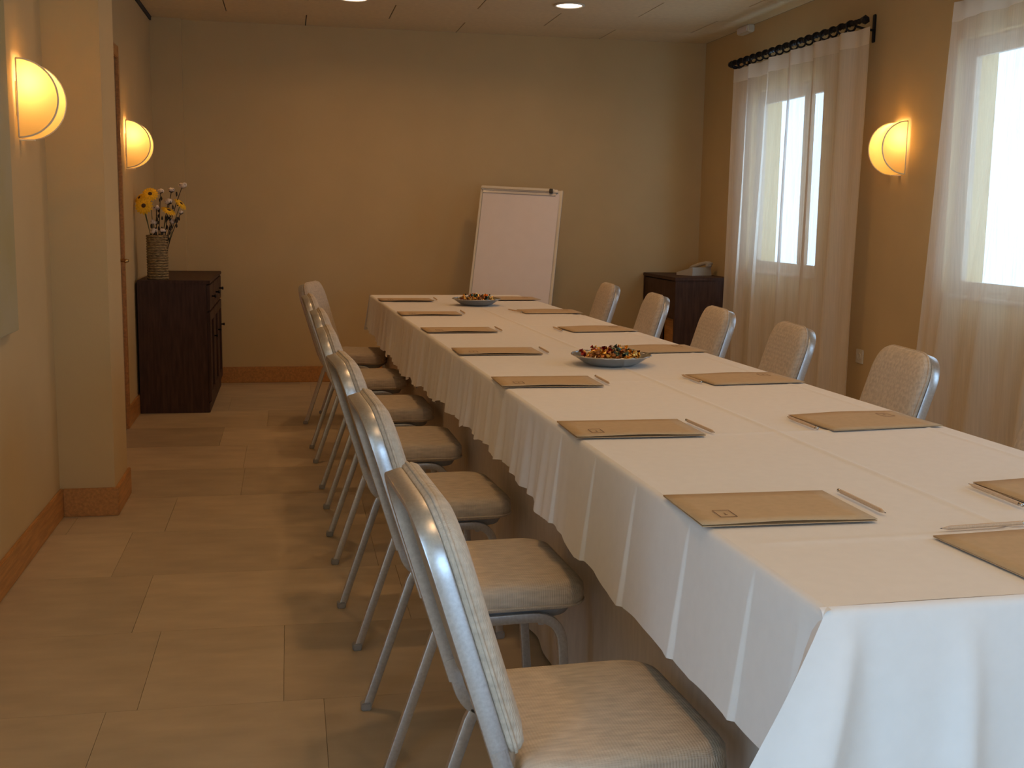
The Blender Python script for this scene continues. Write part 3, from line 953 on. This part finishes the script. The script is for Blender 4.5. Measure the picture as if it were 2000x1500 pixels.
# ================================================================== SWEETS
def candy(kind):
    g = [xf(ico(0.0105, 1, 1.0, 1.0, 0.85, 0.10, random.Random(kind)), Matrix.Identity(4))]
    for s in (-1, 1):
        vs = []
        n = 7
        for i in range(n):
            a = PI * 2 * i / n
            k = 1.0 if i % 2 else 0.6
            vs.append((s * 0.019, 0.0085 * k * math.cos(a), 0.0085 * k * math.sin(a)))
        vs.append((s * 0.009, 0, 0))
        g.append((vs, [(i, (i + 1) % n, n) for i in range(n)]))
    return join(*g)
cm = {k: mesh('wrapped_sweet', *candy(i), M[m], False) for i, (k, m) in enumerate((('gold', 'gold'), ('red', 'redf'), ('green', 'greenf'), ('copper', 'brownf')))}
def bowl(x, y, label, where, seed, n):
    t = thing('sweet_dish', label, 'dish', (x, y, TOP + 0.0045))
    pr = [(0.0001, 0.0), (0.075, 0.0), (0.088, 0.003), (0.112, 0.018), (0.130, 0.030), (0.1365, 0.0325), (0.136, 0.0345), (0.129, 0.032), (0.109, 0.0205), (0.085, 0.006), (0.0001, 0.0035)]
    obj('dish', lathe(pr, 48, False), M['steel'], t, True)
    rim = [(0.1365 * math.cos(2 * PI * i / 72), 0.1365 * math.sin(2 * PI * i / 72), 0.0335 + 0.0012 * (i % 3 == 0)) for i in range(73)]
    obj('beaded_rim', sweep(rim, circ(0.0024, 6), cap=False, up=Vector((0, 0, 1))), M['steel'], t, True)
    rr = random.Random(seed)
    kinds = ['gold', 'gold', 'gold', 'gold', 'copper', 'copper', 'copper', 'red', 'green', 'green']
    placed = []
    tries = 0
    while len(placed) < n and tries < 20000:
        tries += 1
        r = 0.096 * math.sqrt(rr.random()); a = rr.uniform(0, 2 * PI)
        px, py = r * math.cos(a), r * math.sin(a)
        floor_z = 0.0165 + (0 if r < 0.070 else (r - 0.070) * 0.75)
        z = floor_z
        for q in placed:
            d = math.hypot(q[0] - px, q[1] - py)
            if d < 0.021: z = max(z, q[2] + math.sqrt(max(0, 0.021 ** 2 - d * d)) * 0.85)
        if z > 0.040 + 0.018 * (1 - r / 0.104): continue
        placed.append((px, py, z))
    for px, py, z in placed:
        k = rr.choice(kinds)
        o = link('wrapped_sweet', cm[k], None, (x + px, y + py, TOP + 0.0045 + z), (rr.uniform(-0.5, 0.5), rr.uniform(-0.9, 0.9), rr.uniform(0, 6.3)))
        tag(o, 'small %s foil-wrapped sweet in the silver dish %s' % (k, where), 'sweet', 'foil-wrapped sweets in the dish ' + where)
bowl(1.078, 3.79, 'silver dish heaped with foil sweets near the middle of the table', 'near the middle of the table', 4, 75)
bowl(1.030, 6.42, 'silver dish heaped with foil sweets at the flipchart end', 'at the flipchart end', 9, 70)

# ================================================================== SIDEBOARDS
def sideboard(loc, rz, L_, label):
    """dark cabinet; local x = depth from the wall (front at x = D), y = length, fronts face +x"""
    t = thing('sideboard', label, 'cabinet', loc, rz)
    D, H = 0.432, 0.83
    obj('body', join(box(0.0, D - 0.02, 0.0, L_, 0.0, H - 0.022)), M['dark'], t)
    obj('top', box(0.0, D + 0.004, -0.004, L_ + 0.004, H - 0.022, H, bev=0.003), M['dark'], t)
    n = max(1, round(L_ / 0.44))
    w = L_ / n
    for i in range(n):
        a, b = i * w + 0.006, (i + 1) * w - 0.006
        dr = obj('drawer', box(D - 0.02, D, a, b, H - 0.19, H - 0.03, bev=0.003), M['dark'], t)
        obj('knob', xf(lathe([(0.005, 0), (0.005, 0.015), (0.011, 0.018), (0.011, 0.027), (0.004, 0.029)], 10, True, True), Matrix.Translation((D, (a + b) / 2, H - 0.11)) @ Matrix.Rotation(PI / 2, 4, 'Y')), M['iron'], dr, True)
        dz0, dz1 = 0.07, H - 0.20
        r = 0.06
        dd = obj('door', join(box(D - 0.02, D, a, b, dz0, dz0 + r, bev=0.002), box(D - 0.02, D, a, b, dz1 - r, dz1, bev=0.002), box(D - 0.02, D, a, a + r, dz0 + r, dz1 - r, bev=0.002), box(D - 0.02, D, b - r, b, dz0 + r, dz1 - r, bev=0.002), box(D - 0.02, D - 0.012, a + r, b - r, dz0 + r, dz1 - r)), M['dark'], t)
        obj('knob', xf(lathe([(0.005, 0), (0.005, 0.012), (0.010, 0.015), (0.010, 0.022), (0.004, 0.024)], 10, True, True), Matrix.Translation((D, b - 0.03, (dz0 + dz1) / 2 + 0.1)) @ Matrix.Rotation(PI / 2, 4, 'Y')), M['iron'], dd, True)
    obj('plinth', box(0.0, D - 0.012, 0.004, L_ - 0.004, 0.0, 0.06), M['dark'], t)
    return t
sideboard((XL + 0.016, 7.38, 0), 0, 1.20, 'dark wooden sideboard under the vase of flowers, beside the door')
# telephone cabinet along the window wall: open knee space with a pale panel
tc = thing('telephone_cabinet', 'dark wooden corner cabinet with a telephone on it', 'cabinet', (XR - 0.016, 8.67, 0), PI)
TD, TLn, THt = 0.432, 0.765, 0.835
obj('top', box(0.0, TD + 0.004, -0.004, TLn + 0.004, THt - 0.024, THt, bev=0.003), M['dark'], tc)
obj('side_panel', box(0.0, TD, 0.0, 0.025, 0.0, THt - 0.024, bev=0.002), M['dark'], tc)
obj('side_panel', box(0.0, TD, TLn - 0.025, TLn, 0.0, THt - 0.024, bev=0.002), M['dark'], tc)
dr = obj('drawer', box(0.02, TD - 0.004, 0.03, TLn - 0.03, THt - 0.30, THt - 0.03, bev=0.003), M['dark'], tc)
obj('knob', xf(lathe([(0.005, 0), (0.005, 0.012), (0.010, 0.015), (0.010, 0.022), (0.004, 0.024)], 10, True, True), Matrix.Translation((TD - 0.004, TLn / 2, THt - 0.16)) @ Matrix.Rotation(PI / 2, 4, 'Y')), M['iron'], dr, True)
obj('door', box(TD - 0.03, TD - 0.008, 0.03, TLn * 0.56, 0.05, THt - 0.31, bev=0.003), M['dark'], tc)
lp_ = obj('inner_panel', box(TD - 0.06, TD - 0.04, TLn * 0.56, TLn - 0.026, 0.03, THt - 0.31), M['wood'], tc)
lp_['label'] = 'honey-coloured lower panel'
obj('back', box(0.004, 0.016, 0.026, TLn - 0.026, 0.02, THt - 0.03), M['dark'], tc)

# ---- telephone
ph = thing('telephone', 'pale desk telephone on the dark corner cabinet', 'telephone', (2.99, 8.30, 0.835), math.radians(205))
vs = [(-0.10, -0.085, 0), (0.10, -0.085, 0), (0.10, 0.085, 0), (-0.10, 0.085, 0), (-0.10, -0.085, 0.02), (0.10, -0.085, 0.02), (0.095, 0.08, 0.062), (-0.095, 0.08, 0.062)]
pb = obj('base', (vs, [(0, 3, 2, 1), (0, 1, 5, 4), (1, 2, 6, 5), (2, 3, 7, 6), (3, 0, 4, 7), (4, 5, 6, 7)]), M['greyp'], ph)
key = mesh('key', *box(-0.007, 0.007, -0.006, 0.006, 0, 0.004), M['cream'])
for r in range(4):
    for c in range(3):
        yv = -0.055 + r * 0.025
        link('key', key, pb, (0.005 + c * 0.022, yv, 0.0205 + (yv + 0.085) * 0.255), (math.radians(14), 0, 0))
hs = obj('handset', sweep(fillet([(-0.065, -0.10, 0.040), (-0.065, -0.075, 0.058), (-0.065, 0.0, 0.080), (-0.065, 0.075, 0.095), (-0.065, 0.105, 0.085)], 0.03), rsq(0.022, 0.012, 0.008, 2), up=Vector((1, 0, 0))), M['greyp'], ph, True)
obj('ear_cup', join(xf(lathe([(0.022, 0), (0.024, 0.02), (0.018, 0.026)], 14, True, True), Matrix.Translation((-0.065, -0.085, 0.026)))), M['greyp'], hs, True)
obj('ear_cup', join(xf(lathe([(0.022, 0), (0.024, 0.02), (0.018, 0.026)], 14, True, True), Matrix.Translation((-0.065, 0.085, 0.062)))), M['greyp'], hs, True)
cord = []
for i in range(120):
    t_ = i / 119
    a = t_ * 60
    cord.append((-0.065 - 0.05 * math.sin(t_ * PI) + 0.006 * math.cos(a), -0.10 - 0.06 * math.sin(t_ * PI) + 0.03 * t_, 0.0085 + 0.030 * (1 - t_) ** 4 + 0.006 * math.sin(a)))
obj('cord', sweep(cord, circ(0.002, 5)), M['greyp'], ph, True)

# ================================================================== FLIPCHART
fc_ = thing('flipchart', 'white flipchart easel leaning by the back wall behind the table', 'flipchart')
fTL, fTR = Vector((1.3828, 8.45, 1.462)), Vector((1.9498, 8.24, 1.4395))
fu = (fTR - fTL); fwid = fu.length; fu.normalize()
fv = Vector((-0.1497, -0.3031, -0.9411)); fv.normalize()
fn_ = fu.cross(fv); fn_.normalize()
if fn_.y > 0: fn_ = -fn_
fm = Matrix(((fu.x, fn_.x, -fv.x, fTL.x), (fu.y, fn_.y, -fv.y, fTL.y), (fu.z, fn_.z, -fv.z, fTL.z), (0, 0, 0, 1)))
fc_.matrix_world = fm                            # local: x right, y towards the viewer, z up the board (0 at top)
Hb = 0.98
obj('board', box(0, fwid, -0.022, 0, -Hb, 0, bev=0.002), M['alu'], fc_)
obj('edge_frame', join(box(0, 0.016, 0, 0.008, -Hb, 0, bev=0.002), box(fwid - 0.016, fwid, 0, 0.008, -Hb, 0, bev=0.002), box(0.016, fwid - 0.016, 0, 0.008, -Hb, -Hb + 0.016, bev=0.002)), M['cream'], fc_)
pad = obj('paper_pad', box(0.020, fwid - 0.024, 0.0, 0.006, -Hb + 0.03, -0.028), M['paper'], fc_)
rl_ = obj('clamp_rail', join(box(0.008, fwid - 0.035, 0, 0.022, -0.026, 0.0, bev=0.004), box(0.020, fwid - 0.05, 0.004, 0.014, -0.046, -0.026, bev=0.002)), M['alu'], fc_)
obj('clamp_top', box(0.005, fwid - 0.06, 0.002, 0.026, -0.020, 0.004, bev=0.004), M['cream'], rl_)
obj('clamp_knob', box(fwid - 0.098, fwid - 0.072, 0.0, 0.032, -0.030, 0.002, bev=0.003), M['black'], rl_)
obj('pen_tray', join(box(0.0, fwid, 0.0, 0.06, -Hb - 0.012, -Hb, bev=0.002), box(0.0, fwid, 0.055, 0.06, -Hb, -Hb + 0.02)), M['alu'], fc_)
inv = fm.inverted()
for xx in (0.06, fwid - 0.06):
    top = Vector((xx, -0.03, -0.2))
    bot_w = fm @ Vector((xx, -0.03, -Hb))
    d = (bot_w - fm @ top).normalized()
    k = (bot_w.z - 0.012) / -d.z
    foot = inv @ (bot_w + d * k)
    lg = obj('leg', sweep([top, foot], circ(0.011, 10), up=Vector((1, 0, 0))), M['alu'], fc_, True)
back_foot_w = fm @ Vector((fwid / 2, -0.03, -0.2))
bf = inv @ Vector((back_foot_w.x + 0.02, min(8.64, back_foot_w.y + 0.15), 0.012))
obj('leg', sweep([Vector((fwid / 2, -0.03, -0.15)), bf], circ(0.011, 10), up=Vector((1, 0, 0))), M['alu'], fc_, True)

# ================================================================== VASE AND FLOWERS
VX, VY, VZ = -0.81, 7.50, 0.83
vz = thing('vase', 'cylindrical woven rattan vase on the dark sideboard', 'vase', (VX, VY, VZ))
hh = 0.275
obj('vase_body', lathe([(0.0001, 0.0), (0.060, 0.0), (0.060, hh - 0.004), (0.054, hh), (0.054, 0.012), (0.0001, 0.012)], 24, False), M['rattan'], vz, True)
nb = 17
for i in range(nb):
    z = 0.008 + (hh - 0.016) * i / (nb - 1)
    pth = [((0.0605 + 0.0016 * math.sin(k * PI + i * PI)) * math.cos(2 * PI * k / 28), (0.0605 + 0.0016 * math.sin(k * PI / 1 + i)) * math.sin(2 * PI * k / 28), z + 0.0015 * (-1) ** (k + i)) for k in range(29)]
    obj('woven_band', sweep(pth, circ(0.0062, 6), cap=False, up=Vector((0, 0, 1))), M['rattan'], vz, True)
rv = random.Random(21)
def stem(root, tip, m, r=0.0022):
    a = Vector((tip.x * 0.15 + rv.uniform(-0.02, 0.02), tip.y * 0.15 + rv.uniform(-0.02, 0.02), 0.03))
    mid = (a + tip) / 2 + Vector((-tip.x * 0.18, 0, 0.02))
    pth = [a * (1 - t) ** 2 + mid * 2 * t * (1 - t) + tip * t * t for t in [k / 8 for k in range(9)]]
    return obj('stem', sweep(pth, circ(r, 6)), m, root, True), pth
def facing(d):
    return Vector(d).normalized().to_track_quat('Z', 'Y').to_matrix().to_4x4()
def daisy(tip, face, r, label):
    t = thing('yellow_daisy', label, 'flower', (VX, VY, VZ), group='yellow daisies in the rattan vase')
    tip = Vector(tip)
    stem(t, tip, M['green'])
    mx = Matrix.Translation(tip) @ facing(face)
    n = 16
    gs = []
    for lay, (rr_, zz, k0) in enumerate(((r, 0.0, 0), (r * 0.86, 0.004, 0.5))):
        for i in range(n):
            a = 2 * PI * (i + k0) / n
            ca, sa = math.cos(a), math.sin(a)
            w = r * 0.17
            pts = [(r * 0.16, -w * 0.4), (rr_ * 0.6, -w), (rr_ * 0.92, -w * 0.6), (rr_, 0), (rr_ * 0.92, w * 0.6), (rr_ * 0.6, w), (r * 0.16, w * 0.4)]
            vs = [(p * ca - q * sa, p * sa + q * ca, zz + 0.004 * (p / r) - 0.010 * (p / r) ** 2 + rv.uniform(-0.001, 0.001)) for p, q in pts]
            vs.append((r * 0.55 * ca, r * 0.55 * sa, zz + 0.002))
            gs.append((vs, [(j, (j + 1) % 7, 7) for j in range(7)]))
    obj('petals', xf(join(*gs), mx), M['petal'], t, fixn=False)
    obj('flower_centre', xf(ico(r * 0.26, 2, 1, 1, 0.45), mx @ Matrix.Translation((0, 0, 0.004))), M['eye'], t, True)
def cottonstem(tip, r, label, bits):
    t = thing('cotton_stem', label, 'flower', (VX, VY, VZ), group='white cotton stems in the rattan vase')
    tip = Vector(tip)
    s, pth = stem(t, tip, M['twig'], 0.0026)
    gs = []
    for k in range(4):
        a = k * PI / 2 + rv.uniform(0, 1)
        gs.append(xf(ico(r * 0.62, 2, 1, 1, 1, 0.06, rv), Matrix.Translation(tip + Vector((r * 0.42 * math.cos(a), r * 0.42 * math.sin(a), r * rv.uniform(-0.1, 0.35))))))
    obj('boll', join(*gs), M['cotton'], t, True)
    cal = []
    for k in range(5):
        a = 2 * PI * k / 5 + 0.3
        o_ = Vector((math.cos(a), math.sin(a), 0))
        cal.append(([tip + Vector((0, 0, -r * 0.7)), tip + o_ * r * 0.75 + Vector((0, 0, -r * 0.35)) + Vector((-o_.y, o_.x, 0)) * r * 0.3, tip + o_ * r * 1.15 + Vector((0, 0, r * 0.45)), tip + o_ * r * 0.75 + Vector((0, 0, -r * 0.35)) - Vector((-o_.y, o_.x, 0)) * r * 0.3], [(0, 1, 2), (0, 2, 3)]))
    obj('calyx', join(*cal), M['twig'], t, fixn=False)
    for k in range(bits):
        p = pth[rv.randint(4, 7)] + Vector((rv.uniform(-0.02, 0.02), rv.uniform(-0.02, 0.02), rv.uniform(-0.01, 0.02)))
        obj('dry_leaf', xf(ico(0.013, 1, 0.5, 1.0, 1.3, 0.3, rv), Matrix.Translation(p) @ Matrix.Rotation(rv.uniform(0, 3), 4, 'X')), M['twig'], t)
daisy((-0.030, -0.03, 0.524), (0.05, -0.9, 0.55), 0.050, 'yellow daisy with brown eye, uppermost of the daisies in the vase')
daisy((-0.066, -0.06, 0.452), (-0.15, -1, 0.25), 0.056, 'large yellow daisy facing the room, lowest on the door side of the bouquet')
daisy((-0.098, 0.02, 0.500), (-0.6, -0.5, 0.6), 0.042, 'yellow daisy half hidden at the door-side edge of the bouquet')
daisy((0.078, -0.04, 0.425), (0.45, -0.35, 0.9), 0.050, 'yellow daisy seen edge-on low in the bouquet')
daisy((0.148, 0.0, 0.468), (0.75, -0.30, 0.75), 0.048, 'yellow daisy tilted outward on the flipchart side of the bouquet')
cots = [((0.030, 0.0, 0.541), 0.020, 'white cotton boll high in the middle of the bouquet'), ((0.094, 0.01, 0.548), 0.020, 'white cotton boll beside the tall bud'), ((0.162, 0.0, 0.580), 0.026, 'tall white bud rising above the bouquet'),
        ((0.077, -0.03, 0.476), 0.024, 'white cotton boll above the edge-on daisy'), ((0.004, -0.02, 0.441), 0.019, 'white cotton boll beside the large low daisy'), ((0.150, -0.02, 0.413), 0.016, 'small white boll below the tilted daisy'),
        ((-0.014, -0.03, 0.352), 0.019, 'white cotton boll low on the door side'), ((0.095, 0.0, 0.356), 0.020, 'white cotton boll low on the flipchart side'), ((-0.012, -0.035, 0.298), 0.021, 'white cotton boll at the vase mouth, door side'), ((0.038, -0.03, 0.300), 0.018, 'white cotton boll at the vase mouth, flipchart side')]
for tip, r, lb in cots: cottonstem(tip, r, lb, 6)

# ================================================================== SMALL WALL THINGS
pt_ = thing('painting', 'pale green painted canvas on the left wall beside the sconce', 'painting', (XL, 2.85, 0.845))
obj('canvas', box(0.004, 0.034, 0.0, 1.29, 0.0, 1.30, bev=0.003), M['canvas'], pt_)
obj('stretcher', join(box(0.001, 0.004, 0.03, 0.08, 0.03, 1.27), box(0.001, 0.004, 1.21, 1.26, 0.03, 1.27)), M['wood'], pt_)
sk_ = thing('wall_socket', 'pale double wall socket low between the curtains', 'socket', (XR, 5.98, 0.50))
obj('socket_plate', box(-0.008, 0, -0.04, 0.04, -0.04, 0.04, bev=0.003), M['cream'], sk_)
obj('socket_well', xf(lathe([(0.0205, 0.0), (0.0205, 0.003), (0.017, 0.003), (0.017, 0.0005)], 18, True, True), Matrix.Translation((-0.008, 0, 0)) @ Matrix.Rotation(-PI / 2, 4, 'Y')), M['cream'], sk_)
em = thing('emergency_light', 'small white emergency light box high on the window wall', 'emergency light', (XR, 7.74, 2.555))
obj('housing', box(-0.05, 0, 0.0, 0.20, -0.02, 0.03, bev=0.006), M['cream'], em)
obj('diffuser', box(-0.056, -0.048, 0.012, 0.188, -0.014, 0.022, bev=0.003), M['paper'], em)
